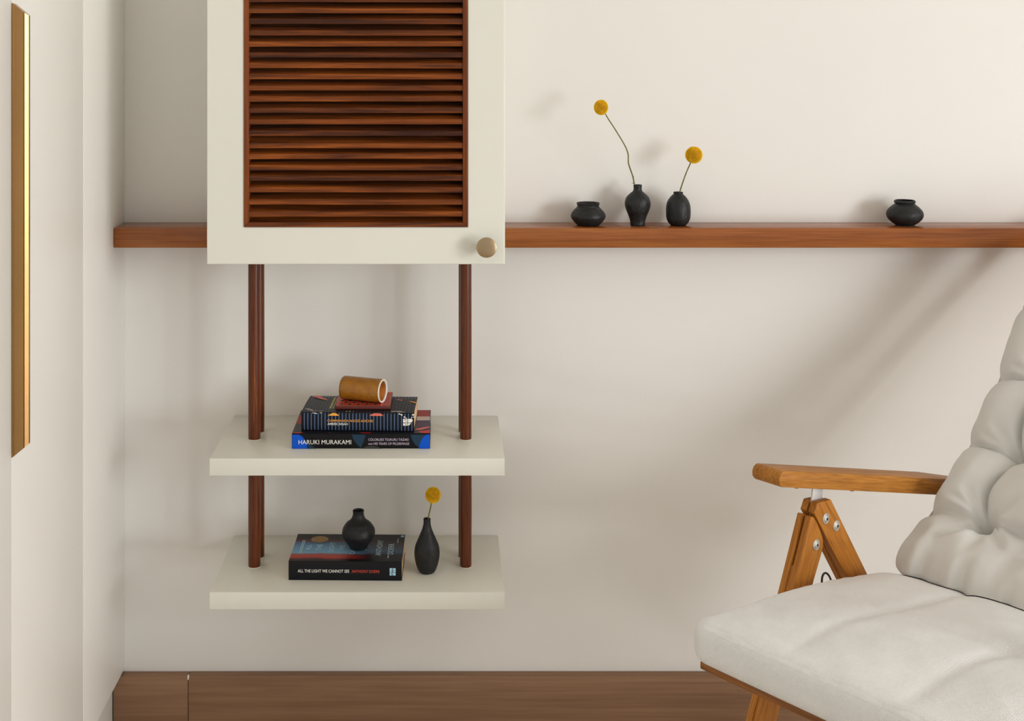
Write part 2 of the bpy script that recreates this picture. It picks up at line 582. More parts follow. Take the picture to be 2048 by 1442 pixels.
# ------------------------------------------------------------------ wardrobe on the left
wx = -0.6076
wd = thing('wardrobe', 'tall cream built-in wardrobe at the left edge with flush doors and brass edge pull', 'wardrobe', (-0.88, -0.65, 0))
obj('carcass', box(-1.165, wx - 0.021, -1.42, -0.002, 0.101, 2.40), M_gap, wd)
obj('plinth', box(-1.165, wx - 0.0175, -1.40, -0.0215, 0.0005, 0.1005, 0.001), M_ward, wd)
ztop = 2.40
obj('filler_panel', box(wx - 0.020, wx, -0.2838, -0.0005, 0.1035, ztop, 0.0018), M_ward, wd)
d1 = obj('door', box(wx - 0.020, wx, -0.6515, -0.2862, 0.1035, ztop, 0.0018), M_ward, wd)
obj('door', box(wx - 0.020, wx, -1.020, -0.6540, 0.1035, ztop, 0.0012), M_ward, wd)
obj('door', box(wx - 0.020, wx, -1.388, -1.0220, 0.1035, ztop, 0.0012), M_ward, wd)
# brass profile pull with mitred ends, fixed on the door's free edge
hz0, hz1, tp = 0.7088, 1.3489, 0.0166
t = bmesh.new()
prof = [(-0.0005, -0.6530), (0.0015, -0.6530), (0.0022, -0.6518), (0.0155, -0.6518), (0.0162, -0.6525), (0.0163, -0.6505),
        (0.0166, -0.6500), (0.0212, -0.6463), (0.0212, -0.6400), (0.0010, -0.6400), (-0.0005, -0.6490)]
lo_v, hi_v = [], []
for px_, py_ in prof:
    k = max(0, px_) / 0.020 * tp
    lo_v.append(t.verts.new((wx + 0.0006 + px_, py_, hz0 + k)))
    hi_v.append(t.verts.new((wx + 0.0006 + px_, py_, hz1 - k)))
t.faces.new(lo_v)
t.faces.new(list(reversed(hi_v)))
for i in range(len(prof)):
    j = (i + 1) % len(prof)
    t.faces.new((lo_v[i], hi_v[i], hi_v[j], lo_v[j]))
tag(obj('handle', t, M_brass, d1, smooth=0.35), 'long brass edge pull with mitred ends')

# ------------------------------------------------------------------ wall ledge, left and right of the cabinet
for x0, x1, lab, nm in ((-0.6070, -0.4035, 'short dark wood wall ledge in shade between wardrobe and louvred cabinet', 'wall_ledge'),
                        (0.1035, RX - 0.001, 'long brown wood wall ledge right of the cabinet carrying four black pots', 'wall_ledge')):
    tag(obj(nm, box(x0, x1, -0.085, -0.0003, 0.9188, 0.9550, 0.0014), W_shelf, origin=(x0, -0.0425, 0.9188)), lab, 'shelf', 'wooden ledges along the wall')

# ------------------------------------------------------------------ louvred cabinet with hanging shelves
cab = thing('wall_cabinet', 'cream wall cabinet with louvred wood door and two open shelves hung below on rods', 'cabinet', (-0.148, -0.13, 0.9151))
CX0, CX1, CZ0, CZ1 = -0.4052, 0.1056, 0.9151, 1.50
b = box(CX0, CX0 + 0.016, -0.2465, -0.001, CZ0, CZ1, 0.0006)
box(CX1 - 0.016, CX1, -0.2465, -0.001, CZ0, CZ1, 0.0006, bm=b)
box(CX0 + 0.016, CX1 - 0.016, -0.2465, -0.001, CZ0, CZ0 + 0.016, bm=b)
box(CX0 + 0.016, CX1 - 0.016, -0.2465, -0.001, CZ1 - 0.016, CZ1, bm=b)
box(CX0 + 0.016, CX1 - 0.016, -0.008, -0.001, CZ0 + 0.016, CZ1 - 0.016, bm=b)
obj('carcass', b, M_cream, cab)
# door panel with a rectangular opening
LX0, LX1, LZ0, LZ1 = -0.3400, 0.0414, 0.9810, 1.4330
DX0, DX1, DZ0, DZ1 = -0.4030, 0.1022, 0.9185, 1.4965
t = bmesh.new()
def quadring(y):
    o_ = [t.verts.new((x, y, z)) for x, z in ((DX0, DZ0), (DX1, DZ0), (DX1, DZ1), (DX0, DZ1))]
    i_ = [t.verts.new((x, y, z)) for x, z in ((LX0, LZ0), (LX1, LZ0), (LX1, LZ1), (LX0, LZ1))]
    return o_, i_
fo, fi = quadring(-0.2645)
bo, bi = quadring(-0.2475)
for k in range(4):
    j = (k + 1) % 4
    t.faces.new((fo[k], fo[j], fi[j], fi[k]))
    t.faces.new((bo[k], bi[k], bi[j], bo[j]))
    t.faces.new((fo[k], bo[k], bo[j], fo[j]))
    t.faces.new((fi[k], fi[j], bi[j], bi[k]))
bmesh.ops.recalc_face_normals(t, faces=t.faces)
bmesh.ops.bevel(t, geom=[e for e in t.edges if len(e.link_faces) == 2 and e.calc_face_angle() > 1 and all(abs(v.co.y + 0.2645) < 1e-5 for v in e.verts)],
                offset=0.0009, segments=2, affect='EDGES')
door = obj('door', t, M_cream, cab)
YF = -0.2668
sw = 0.0086
obj('louvre_frame', prism([(LX0 + 0.0003, LZ0 + 0.0003), (LX0 + sw, LZ0 + sw), (LX0 + sw, LZ1 - sw), (LX0 + 0.0003, LZ1 - 0.0003)], YF, -0.240, 0.0009), W_stile, door)
obj('louvre_frame', prism([(LX1 - 0.0003, LZ0 + 0.0003), (LX1 - 0.0003, LZ1 - 0.0003), (LX1 - sw, LZ1 - sw), (LX1 - sw, LZ0 + sw)], YF, -0.240, 0.0009), W_stile, door)
obj('louvre_frame', prism([(LX0 + 0.0003, LZ0 + 0.0003), (LX1 - 0.0003, LZ0 + 0.0003), (LX1 - sw, LZ0 + sw), (LX0 + sw, LZ0 + sw)], YF, YF + 0.006, 0.0009), W_slat, door)
obj('louvre_frame', prism([(LX0 + 0.0003, LZ1 - 0.0003), (LX0 + sw, LZ1 - sw), (LX1 - sw, LZ1 - sw), (LX1 - 0.0003, LZ1 - 0.0003)], YF, -0.240, 0.0009), W_slat, door)
rng = random.Random(5)
zs = [1.4068, 1.3878, 1.3692, 1.3504, 1.3319, 1.3123, 1.2937, 1.2747, 1.2566, 1.2378, 1.2185, 1.2, 1.1804, 1.1611,
      1.1413, 1.1202, 1.1021, 1.0826, 1.0648, 1.045, 1.0241, 1.0038, 0.9850]
hw = (LX1 - LX0) / 2 - sw + 0.0005
slat0 = None
for z in zs:
    if slat0 is None:
        # board leaning back and up; upright front lip, slightly uneven planing
        t = bmesh.new()
        rows = []
        for i in range(13):
            x = -hw + 2 * hw * i / 12
            w1 = 0.0004 * noise.noise(Vector((x * 14, 3.1, 0)))
            w2 = 0.0005 * noise.noise(Vector((x * 11, 9.7, 0)))
            rows.append([t.verts.new((x, yy, zz)) for yy, zz in
                         ((0.0007, -0.0049 + w1), (0.0, -0.0042 + w1), (0.0, 0.0036 + w2), (0.0008, 0.0044 + w2),
                          (0.034, 0.0044 + 0.0125), (0.034, -0.0049 + 0.0125))])
        for r0, r1 in zip(rows, rows[1:]):
            for k in range(6):
                t.faces.new((r0[k], r0[(k + 1) % 6], r1[(k + 1) % 6], r1[k]))
        t.faces.new(rows[0])
        t.faces.new(list(reversed(rows[-1])))
        slat0 = obj('slat', t, W_slat, door, local=True, smooth=0.3)
        s = slat0
    else:
        s = slat0.copy()
        COL.objects.link(s)
        s.parent = door
    s.location = Vector(((LX0 + LX1) / 2, YF + (0.0022 if z > 0.99 else 0.0062), z)) - ORG[door.name]
    s.rotation_euler = (0, rng.uniform(-0.0018, 0.0018), 0)
# knob: short neck and a dished disc
t = lathe([(0.0065, 0.0), (0.0065, 0.003), (0.0050, 0.006), (0.0052, 0.018), (0.0120, 0.0225), (0.0160, 0.0245), (0.0172, 0.0268),
           (0.0168, 0.0282), (0.0150, 0.0289), (0.0080, 0.0294), (0.0010, 0.0296)], 0, 0, 0, 40)
bmesh.ops.rotate(t, verts=t.verts, cent=(0, 0, 0), matrix=Matrix.Rotation(PI / 2, 3, 'X'))
bmesh.ops.translate(t, verts=t.verts, vec=(0.0724, -0.2644, 0.9503))
tag(obj('knob', t, M_knob, door), 'round antique brass knob')
# shelves
for z1 in (0.5865, 0.3585):
    obj('shelf', box(-0.3990, 0.1042, -0.2625, -0.0008, z1 - 0.0295, z1, 0.0011), M_cream, cab)
# rods, four between the cabinet and the upper shelf and four between the shelves
for xa, ya, r in ((-0.3388, -0.149, 0.0108), (0.0399, -0.149, 0.0104), (-0.3375, -0.104, 0.0104), (0.0375, -0.104, 0.0100)):
    for z0, z1 in ((0.5865, 0.9153), (0.3585, 0.5572)):
        obj('rod', lathe([(r * 0.97, 0), (r, 0.004), (r * 1.02, (z1 - z0) * 0.5), (r, z1 - z0)], xa, ya, z0, 32, wob=0.03, seed=xa * 9), W_rod, cab)
        tag(obj('filler_ring', lathe([(r + 0.0009, 0), (r + 0.0004, 0.0007), (r * 0.9, 0.0008)], xa, ya, z0, 32, wob=0.16, seed=xa), M_plaster, cab))


# ------------------------------------------------------------------ black clay pots and vases
def vase(name, prof, x, d, z, label, wob=0.02, seed=1.0, wall=0.0022, depth=0.6):
    outer = smooth_profile(prof, 6)
    h = outer[-1][1]
    r = outer[-1][0]
    inner = [(rr - wall, hh) for rr, hh in reversed(outer) if hh > h * (1 - depth) and rr - wall > 0.001]
    full = [(0.0005, 0.0)] + outer + [(r - wall * 0.4, h + 0.0008)] + inner + [(0.0005, h * (1 - depth))]
    o = obj(name, lathe(full, x, -d, z, 56, wob=wob, seed=seed), M_black, origin=(x, -d, z), smooth=0.9)
    return tag(o, label, 'vase' if name != 'clay_pot' else 'pot')

mm = lambda l: [(a / 1000, b_ / 1000) for a, b_ in l]
ZL, ZS2, ZDB = 0.9550, 0.3585, 0.3585 + 0.0333
vase('clay_pot', mm([(18.5, 0), (21, 1.5), (26.5, 7), (31.5, 14), (32.7, 18.5), (30.5, 24), (25.5, 30), (21, 34.5), (20.2, 37), (21.0, 40.5), (21.6, 42)]),
     0.2703, 0.047, ZL, 'squat black clay pot at the left end of the group on the ledge', seed=2)
vase('vase', mm([(13.3, 0), (13.8, 2), (14.2, 9), (17.5, 19), (22, 30), (24, 39), (23.4, 46), (20.3, 53.5), (14.0, 60), (9.2, 64), (7.7, 68), (7.9, 73), (8.2, 75.5)]),
     0.3629, 0.047, ZL, 'slender-necked black vase holding the tall bent yellow flower', seed=3)
vase('vase', mm([(12.8, 0), (15, 1.6), (19.4, 7), (22.2, 15), (22.8, 26), (22.4, 36), (20, 45), (14.8, 53), (10.4, 57.4), (8.5, 59.2), (8.7, 61), (9.0, 62)]),
     0.4386, 0.047, ZL, 'barrel-shaped black vase on the ledge holding a short yellow flower', seed=4, wob=0.035)
vase('clay_pot', mm([(17.6, 0), (18.2, 2), (25, 6.5), (31, 13), (33.4, 20.5), (31.4, 27.5), (26, 34), (20, 39), (17.6, 41), (18.4, 42.2), (19.3, 43.6), (19.5, 45.2), (18.6, 46.6)]),
     0.8623, 0.047, ZL, 'round black clay pot standing alone on the ledge at far right', seed=5)
vase('vase', mm([(14.5, 0), (16, 1.5), (19, 7), (24.6, 15), (28.6, 23), (29.4, 29), (27.8, 36), (22.5, 44), (16, 49), (12, 54), (9.9, 60), (10, 65), (10.4, 67)]),
     -0.1522, 0.152, ZDB + 0.0004, 'round-bellied black vase with short neck sitting on the lower shelf book', seed=6, wob=0.035)
vase('vase', mm([(11.4, 0), (13.5, 1.5), (17.3, 8), (20.8, 20), (22.3, 34), (21, 46), (18.0, 54), (12.5, 67), (8.8, 76), (6.7, 84), (6.2, 90), (6.5, 94.5)]),
     -0.0292, 0.176, ZS2, 'drop-shaped black bud vase beside the book on the lower shelf', seed=7)


# ------------------------------------------------------------------ craspedia flowers
def flower(path, rad, centre, label, ball, rs=0.0011, leaf=None, squash=(1, 1)):
    base = path[0]
    f = thing('craspedia_flower', label, 'flower', base, group='yellow ball flowers')
    pts = smooth_profile(path, 6)
    n = len(pts)
    t = tube(pts, [rs * (1.25 - 0.3 * i / n) for i in range(n)], 8)
    obj('stem', t, M_stem, f)
    if leaf:
        for q, dx, dz in leaf:
            obj('leaf_stub', tube([q, (q[0] + dx * 0.5, q[1] - 0.001, q[2] + dz * 0.6), (q[0] + dx, q[1] - 0.001, q[2] + dz)], [0.0009, 0.0008, 0.0002], 6), M_stem, f)
    c = Vector(centre)
    t = bmesh.new()
    bmesh.ops.create_icosphere(t, subdivisions=3, radius=ball * 0.90)
    for f_ in t.faces:
        f_.material_index = 1
    nf = 420
    g = PI * (3 - 5 ** 0.5)
    me = bmesh.new()
    rn = random.Random(int(ball * 1e5))
    for k in range(nf):
        zz = 1 - 2 * (k + 0.5) / nf
        rr = math.sqrt(1 - zz * zz)
        dirv = Vector((rr * math.cos(g * k), rr * math.sin(g * k), zz))
        fl = bmesh.ops.create_icosphere(t, subdivisions=1, radius=ball * 0.068)['verts']
        q = dirv.to_track_quat('Z', 'Y').to_matrix()
        sc = rn.uniform(0.85, 1.15)
        for v in fl:
            v.co = q @ Vector((v.co.x * sc, v.co.y * sc, v.co.z * 1.5)) + dirv * ball * rn.uniform(0.905, 0.925)
    me.free()
    for v in t.verts:
        v.co = Vector((v.co.x * squash[0], v.co.y, v.co.z * squash[1])) + c
    obj('flower_head', t, [M_yellow, M_core], f, smooth=0.5)
    return f

flower([(0.3645, -0.047, 0.990), (0.3570, -0.049, 1.0290), (0.3528, -0.052, 1.0480), (0.3440, -0.060, 1.0720), (0.3425, -0.064, 1.0900), (0.3345, -0.072, 1.1080),
        (0.3160, -0.082, 1.1370), (0.3030, -0.088, 1.1560), (0.2935, -0.090, 1.1720)], 0.001, (0.2892, -0.0905, 1.1775),
       'yellow ball flower on a long kinked stem, tallest of the three', 0.0137, leaf=[((0.3560, -0.049, 1.0335), -0.0045, 0.0015), ((0.3540, -0.051, 1.0440), 0.0008, 0.004)], squash=(0.97, 1.05))
flower([(0.4360, -0.047, 0.980), (0.4405, -0.050, 1.0150), (0.4475, -0.056, 1.0420), (0.4530, -0.062, 1.0600), (0.4600, -0.068, 1.0780)], 0.001, (0.4636, -0.070, 1.0885),
       'yellow ball flower leaning right out of the barrel-shaped vase', 0.0160, leaf=[((0.4470, -0.056, 1.0400), -0.0015, 0.0012)])
flower([(-0.0300, -0.176, 0.405), (-0.0270, -0.177, 0.4520), (-0.0232, -0.178, 0.4720), (-0.0205, -0.178, 0.4860)], 0.001, (-0.0186, -0.178, 0.4955),
       'yellow ball flower in the bud vase on the lower shelf', 0.0140)


# ------------------------------------------------------------------ books
def paperback(label, L, Dp, H, loc, rz, mat, sag=0.0, sag_back=0.0, name='book', hard=False):
    """spine faces the room; local x along the spine from its left end, y from spine to fore-edge, z up"""
    r = thing(name, label, 'book', loc, rz, None)
    ct = 0.0026 if hard else 0.0007
    rd = 0.0022 if hard else 0.0014
    n = 12
    top = []
    for i in range(n + 1):
        y = rd + (Dp - rd) * i / n
        u = i / n
        top.append((y, H - sag * math.sin(PI * u) ** 1.0 + sag_back * u * u))
    outer = [(Dp, 0.0), (rd, 0.0), (0.0006, 0.0006), (-0.0004, H * 0.3), (-0.0004, H * 0.7), (0.0004, H - rd * 0.6)] + top
    inner = [(y, z - ct) for y, z in reversed(top[1:])] + [(rd + ct, H - rd - ct), (ct + 0.0008, H * 0.5), (rd + ct, ct + 0.0002), (Dp, ct)]
    t = prism(outer + inner, 0, L, axis='X')
    cov = obj('cover', t, mat, r, local=True, smooth=0.5)
    ins = 0.0035 if hard else 0.0009
    pt = [(Dp - ins, ct + 0.0001), (0.0025, ct + 0.0001), (0.0025, H - 2 * ct)] + [(min(y, Dp - ins), z - ct - 0.0001) for y, z in top[1:]]
    t = prism(pt, ins, L - ins, axis='X')
    obj('page_block', t, M_page, r, local=True, smooth=0.5)
    return r, cov


def to_world(r, bm):
    """print shapes are drawn in the book's own axes"""
    return bm

def printed(name, polys, org, ex, ey, mat, cov, label=None):
    """each printed shape is a part of its own; fine flecks stay together"""
    if len(polys) > 6:
        return tag(obj(name, flat(polys, org, ex, ey), mat, cov, local=True, smooth=None), label, kind='stuff')
    for p_ in polys:
        tag(obj(name, flat([p_], org, ex, ey), mat, cov, local=True, smooth=None), label)

def words(name, body, width, height, org, ex, ey, mat, cov, weight=0.0, label=None):
    # lettering() subtracts the origin of its parent; hand it one with none
    keep = ORG.get(cov.name)
    ORG[cov.name] = Vector((0, 0, 0))
    o = lettering(name, body, width, height, org, ex, ey, mat, cov, weight, label)
    ORG[cov.name] = keep
    return o

SP = -0.00062                                 # print lies on the spine's face
# bottom book of the upper shelf: hardback in a black jacket
ZU = 0.5865
mk, mc = paperback('black and blue hardback book with white spine lettering at the bottom of the stack', 0.2412, 0.150, 0.0265,
                   (-0.2648, -0.208, ZU), 0, M_jacket, hard=True)
X, Z, Y = (1, 0, 0), (0, 0, 1), (0, 1, 0)
q = 0.0001354
def sx(poly):  # shapes read off the spine: right along the book, up from its foot
    return [((a - 145) * q, (1130 - b_) * q) for a, b_ in poly]
printed('spine_print', [sx([(150, 1126), (150, 945), (238, 945), (285, 975), (318, 1020), (340, 1080), (346, 1126)]),
                        sx([(1922, 1126), (1786, 1126), (1795, 1065), (1820, 1010), (1850, 970), (1880, 945), (1922, 945)])], (0, SP - 0.0001, 0), X, Z, M_blue, mc)
printed('spine_print', [sx([(918, 946), (1095, 946), (1075, 1020), (1036, 1122), (985, 1070), (940, 1010)]),
                        sx([(1678, 946), (1874, 946), (1835, 990), (1800, 1050), (1784, 1120), (1730, 1070), (1695, 1010)]),
                        sx([(352, 1126), (349, 1062), (400, 1085), (460, 1126)])], (0, SP, 0), X, Z, M_teal, mc)
printed('spine_print', [sx([(1045, 1127), (1100, 1098), (1170, 1090), (1240, 1098), (1310, 1127)])], (0, SP, 0), X, Z, M_olive, mc)
words('spine_lettering', 'HARUKI MURAKAMI', 0.0918, 0.0074, ((232 - 145) * q, SP - 0.0003, 0.0082), X, Z, M_white, mc, 0.0)
words('spine_lettering', 'COLORLESS TSUKURU TAZAKI', 0.0702, 0.0042, ((1132 - 145) * q, SP - 0.0003, 0.0142), X, Z, M_lilac, mc, 0.0)
words('spine_lettering', 'AND', 0.0082, 0.0031, ((1128 - 145) * q, SP - 0.0003, 0.0071), X, Z, M_lilac, mc, 0.0)
words('spine_lettering', 'HIS YEARS OF PILGRIMAGE', 0.0622, 0.0042, ((1200 - 145) * q, SP - 0.0003, 0.0071), X, Z, M_lilac, mc, 0.0)
TT = 0.0265 + 0.00015
Lk = 0.2412
printed('cover_print', [[(0.0, 0.006), (0.022, 0.006), (0.012, 0.0005), (0.005, 0.001)], [(0.063, 0.006), (0.068, 0.006), (0.066, 0.002)],
                        [(0.118, 0.006), (0.139, 0.006), (0.136, 0.0015), (0.124, 0.0008)],
                        [(0.221, 0.014), (0.2405, 0.022), (0.2405, 0.002), (0.226, 0.003)]], (0, 0, TT), X, Y, M_red, mc)
printed('cover_print', [[(0.200, 0.1075), (Lk - 0.001, 0.1075), (Lk - 0.001, 0.149), (0.200, 0.149)], [(0.001, 0.060), (0.05, 0.060), (0.05, 0.115), (0.001, 0.115)]], (0, 0, TT), X, Y, M_dred, mc)
printed('cover_print', [[(0.200, 0.082), (Lk - 0.001, 0.082), (Lk - 0.001, 0.1072), (0.200, 0.1072)]], (0, 0, TT), X, Y, M_pale, mc)
printed('cover_print', [[(0.200, 0.012), (0.219, 0.016), (Lk - 0.001, 0.026), (Lk - 0.001, 0.0818), (0.200, 0.0818)]], (0, 0, TT), X, Y, M_purple, mc)
printed('cover_print', [[(0.212, 0.026), (Lk - 0.001, 0.044), (Lk - 0.001, 0.036), (0.224, 0.022)]], (0, 0, TT + 0.0001), X, Y, M_pink, mc)

# striped paperback above it
ZA = ZU + 0.0265 + 0.0003
am, ac = paperback('pinstriped navy paperback book lying on the black and blue hardback', 0.1990, 0.120, 0.0318, (-0.2505, -0.188, ZA), math.radians(-2.0), M_stripe,
                   sag=-0.0006, sag_back=-0.003)
q = 0.000139
def sa(poly):
    return [((a - 270) * q, (885 - b_) * q) for a, b_ in poly]
words('spine_lettering', 'CHIMAMANDA NGOZI ADICHIE', 0.0802, 0.0042, ((603 - 270) * q, SP - 0.0002, 0.0154), X, Z, M_orange, ac, 0.004)
words('spine_lettering', 'AMERICANAH', 0.0360, 0.0042, ((603 - 270) * q, SP - 0.0002, 0.0096), X, Z, M_white, ac, 0.006)
printed('spine_print', [sa([(605, 697), (750, 697), (735, 680), (705, 662), (668, 662), (635, 678)])], (0, SP - 0.0001, 0), X, Z, M_orange, ac)
printed('spine_print', [sa([(1135, 694), (1312, 694), (1296, 672), (1262, 660), (1200, 660), (1162, 672)])], (0, SP - 0.0001, 0), X, Z, M_pink, ac)
printed('emblem', [sa([(1562, 728), (1618, 728), (1618, 775), (1562, 775)]), sa([(1624, 728), (1668, 726), (1686, 745), (1676, 765), (1655, 776), (1624, 776)]),
                   sa([(1562, 783), (1618, 783), (1618, 814), (1562, 814)]), sa([(1624, 783), (1664, 783), (1648, 800), (1630, 814), (1624, 814)])], (0, SP - 0.0001, 0), X, Z, M_white, ac)
printed('emblem', [sa([(1575, 738), (1608, 738), (1608, 744), (1575, 744)]), sa([(1590, 755), (1612, 755), (1612, 760), (1590, 760)]),
                   sa([(1582, 790), (1592, 790), (1612, 808), (1604, 808)])], (0, SP - 0.0002, 0), X, Z, M_jacket, ac)
rn = random.Random(8)
fl = []
for a, b_, w_, h_ in ((1690, 676, 11, 12), (1700, 705, 8, 8), (1545, 678, 10, 10), (1580, 705, 12, 9), (1520, 668, 20, 6), (1600, 716, 9, 4), (1672, 712, 8, 6), (450, 668, 26, 5), (420, 664, 12, 4), (520, 662, 18, 4)):
    fl.append(ellipse((a - 270) * q, (885 - b_) * q, w_ * q, h_ * q, 9, rn.uniform(-0.4, 0.4)))
printed('spine_print', fl, (0, SP - 0.0001, 0), X, Z, M_white, ac)
TA = 0.0318 + 0.0006
fl = [ellipse(x_, y_, w_, h_, 10, r_) for x_, y_, w_, h_, r_ in ((0.013, 0.014, 0.006, 0.002, 0.1), (0.018, 0.007, 0.004, 0.0014, -0.2), (0.024, 0.005, 0.005, 0.0012, 0.3), (0.034, 0.006, 0.004, 0.001, 0.4),
      (0.008, 0.020, 0.005, 0.0016, 0), (0.168, 0.008, 0.010, 0.002, 0.05), (0.176, 0.004, 0.008, 0.0014, 0), (0.162, 0.006, 0.004, 0.0016, 0.2))]
printed('cover_print', fl, (0, 0, TA), X, Y, M_pale, ac)
printed('cover_print', [[(0.006, 0.104), (0.012, 0.112), (0.020, 0.108), (0.040, 0.078), (0.026, 0.086)], [(0.162, 0.088), (0.172, 0.082), (0.174, 0.086), (0.164, 0.092)]], (0, 0, TA - 0.0008), X, Y, M_pink, ac)
printed('cover_print', [[(0.184, 0.078), (0.1985, 0.070), (0.1985, 0.060)]], (0, 0, TA + 0.0001), X, Y, M_orange, ac)
printed('cover_print', [[(0.0462, 0.022), (0.0498, 0.022), (0.0505, 0.098), (0.0470, 0.098)], [(0.0520, 0.022), (0.0540, 0.022), (0.0545, 0.098), (0.0525, 0.098)],
                        [(0.0782, 0.003), (0.0812, 0.003), (0.0812, 0.007), (0.0782, 0.007)], [(0.0838, 0.003), (0.0868, 0.003), (0.0868, 0.007), (0.0838, 0.007)],
                        [(0.0898, 0.004), (0.0930, 0.004), (0.0930, 0.006), (0.0898, 0.006)]], (0, 0, TA), X, Y, M_goldp, ac)

# lower shelf: thick dark paperback
lb, lc = paperback('thick dark paperback book with dusk sky cover under the black vase', 0.1975, 0.1275, 0.0333, (-0.2701, -0.2120, ZS2), math.radians(-1.1), M_dusk,
                   sag=0.0004, sag_back=0.0006)
q = 0.0001446
def sl(poly):
    return [((a - 105) * q, (1207 - b_) * q) for a, b_ in poly]
words('spine_lettering', 'ALL THE LIGHT WE CANNOT SEE', 0.0898, 0.0052, ((217 - 105) * q, SP - 0.0002, 0.0143), X, Z, M_white, lc, 0.005)
words('spine_lettering', 'ANTHONY DOERR', 0.0487, 0.0050, ((868 - 105) * q, SP - 0.0002, 0.0143), X, Z, M_coral, lc, 0.003)
printed('emblem', [sl([(1325, 1050), (1358, 1050), (1358, 1098), (1325, 1098)]), sl([(1363, 1050), (1397, 1050), (1397, 1098), (1363, 1098)]),
                   sl([(1325, 1103), (1358, 1103), (1358, 1138), (1325, 1138)]), sl([(1363, 1103), (1397, 1103), (1397, 1138), (1363, 1138)])], (0, SP - 0.0001, 0), X, Z, M_sky, lc)
printed('emblem', [sl([(1338, 1076), (1384, 1076), (1384, 1082), (1338, 1082)]), sl([(1352, 1060), (1370, 1060), (1370, 1066), (1352, 1066)]), sl([(1338, 1112), (1346, 1110), (1362, 1130), (1354, 1132)]),
                   sl([(1352, 1088), (1358, 1088), (1358, 1098), (1352, 1098)])], (0, SP - 0.0002, 0), X, Z, M_jacket, lc)
TL = 0.0333 + 0.00025
LX = (-1, 0, 0)
for body, x_, yc, ln, cap in (('ALL', 0.0315, 0.064, 0.023, 0.0090), ('THE', 0.0510, 0.064, 0.028, 0.0090), ('LIGHT', 0.0735, 0.066, 0.042, 0.0090),
                              ('WE', 0.0920, 0.064, 0.022, 0.0090), ('CANNOT', 0.1120, 0.064, 0.062, 0.0090), ('SEE', 0.1310, 0.064, 0.026, 0.0090)):
    words('title_lettering', body, ln, cap, (x_, yc - ln / 2, TL), Y, LX, M_title, lc, 0.0)
words('author_lettering', 'ANTHONY', 0.072, 0.0100, (0.1590, 0.028, TL), Y, LX, M_title, lc, 0.0)
words('author_lettering', 'DOERR', 0.050, 0.0100, (0.1800, 0.034, TL), Y, LX, M_title, lc, 0.0)
printed('gold_sticker', [ellipse(0.0430, 0.1015, 0.0160, 0.0160, 28)], (0, 0, TL + 0.0003), X, Y, M_gold, lc, 'round gold award sticker')
printed('emblem', [[(0.190, 0.115), (0.1925, 0.115), (0.1925, 0.119), (0.190, 0.119)], [(0.193, 0.115), (0.1955, 0.115), (0.1955, 0.119), (0.193, 0.119)],
                   [(0.190, 0.1195), (0.1925, 0.1195), (0.1925, 0.1235), (0.190, 0.1235)], [(0.193, 0.1195), (0.1955, 0.1195), (0.1955, 0.1235), (0.193, 0.1235)]], (0, 0, TL + 0.0003), X, Y, M_sky, lc)
printed('cover_print', [[(0.0130, 0.036), (0.0142, 0.036), (0.0142, 0.098), (0.0130, 0.098)], [(0.0160, 0.036), (0.0172, 0.036), (0.0172, 0.098), (0.0160, 0.098)],
                        [(0.1715, 0.016), (0.1730, 0.016), (0.1730, 0.030), (0.1715, 0.030)], [(0.1850, 0.088), (0.1862, 0.088), (0.1862, 0.112), (0.1850, 0.112)]], (0, 0, TL), X, Y, M_title, lc)

# patterned coaster on the striped book
co = thing('coaster', 'square red patterned coaster lying on the pinstriped book', 'coaster', (-0.1428, -0.126, ZA + 0.0326), 0)
zc_ = ZA + 0.0326
obj('tile', box(-0.1918, -0.0938, -0.174, -0.078, zc_, zc_ + 0.0062, 0.0008), paint('coaster_side', lin(96, 34, 26), rough=0.5, bump=0), co)
ct_ = zc_ + 0.0063
def cprint(polys, mat, dz=0.0):
    return tag(obj('tile_print', flat(polys, (-0.1918, -0.174, ct_ + dz), X, Y), mat, co, smooth=None), kind='stuff' if len(polys) > 1 else None)
cprint([[(0.0012, 0.0012), (0.0968, 0.0012), (0.0968, 0.0948), (0.0012, 0.0948)]], M_pink)
cprint([[(0.0024, 0.0030), (0.0800, 0.0030), (0.0800, 0.0930), (0.0024, 0.0930)]], M_red, 0.0001)
cprint([[(0.083, 0.003 + 0.008 * k), (0.0955, 0.003 + 0.008 * k), (0.0955, 0.008 + 0.008 * k), (0.083, 0.008 + 0.008 * k)] for k in range(11)], M_dred, 0.0001)
rings_, cents = [], []
for j in range(7):
    for i in range(6):
        cx_ = 0.0095 + i * 0.0152 + (0.0076 if j % 2 else 0)
        if cx_ > 0.077: continue
        cy_ = 0.0095 + j * 0.0125
        rings_.append(ellipse(cx_, cy_, 0.0058, 0.0058, 18))
        cents.append(ellipse(cx_, cy_, 0.0044, 0.0044, 18))
cprint(rings_, paint('coaster_ring', lin(190, 128, 96), rough=0.5, bump=0), 0.0002)
cprint(cents, paint('coaster_centre', lin(62, 34, 28), rough=0.5, bump=0), 0.0003)

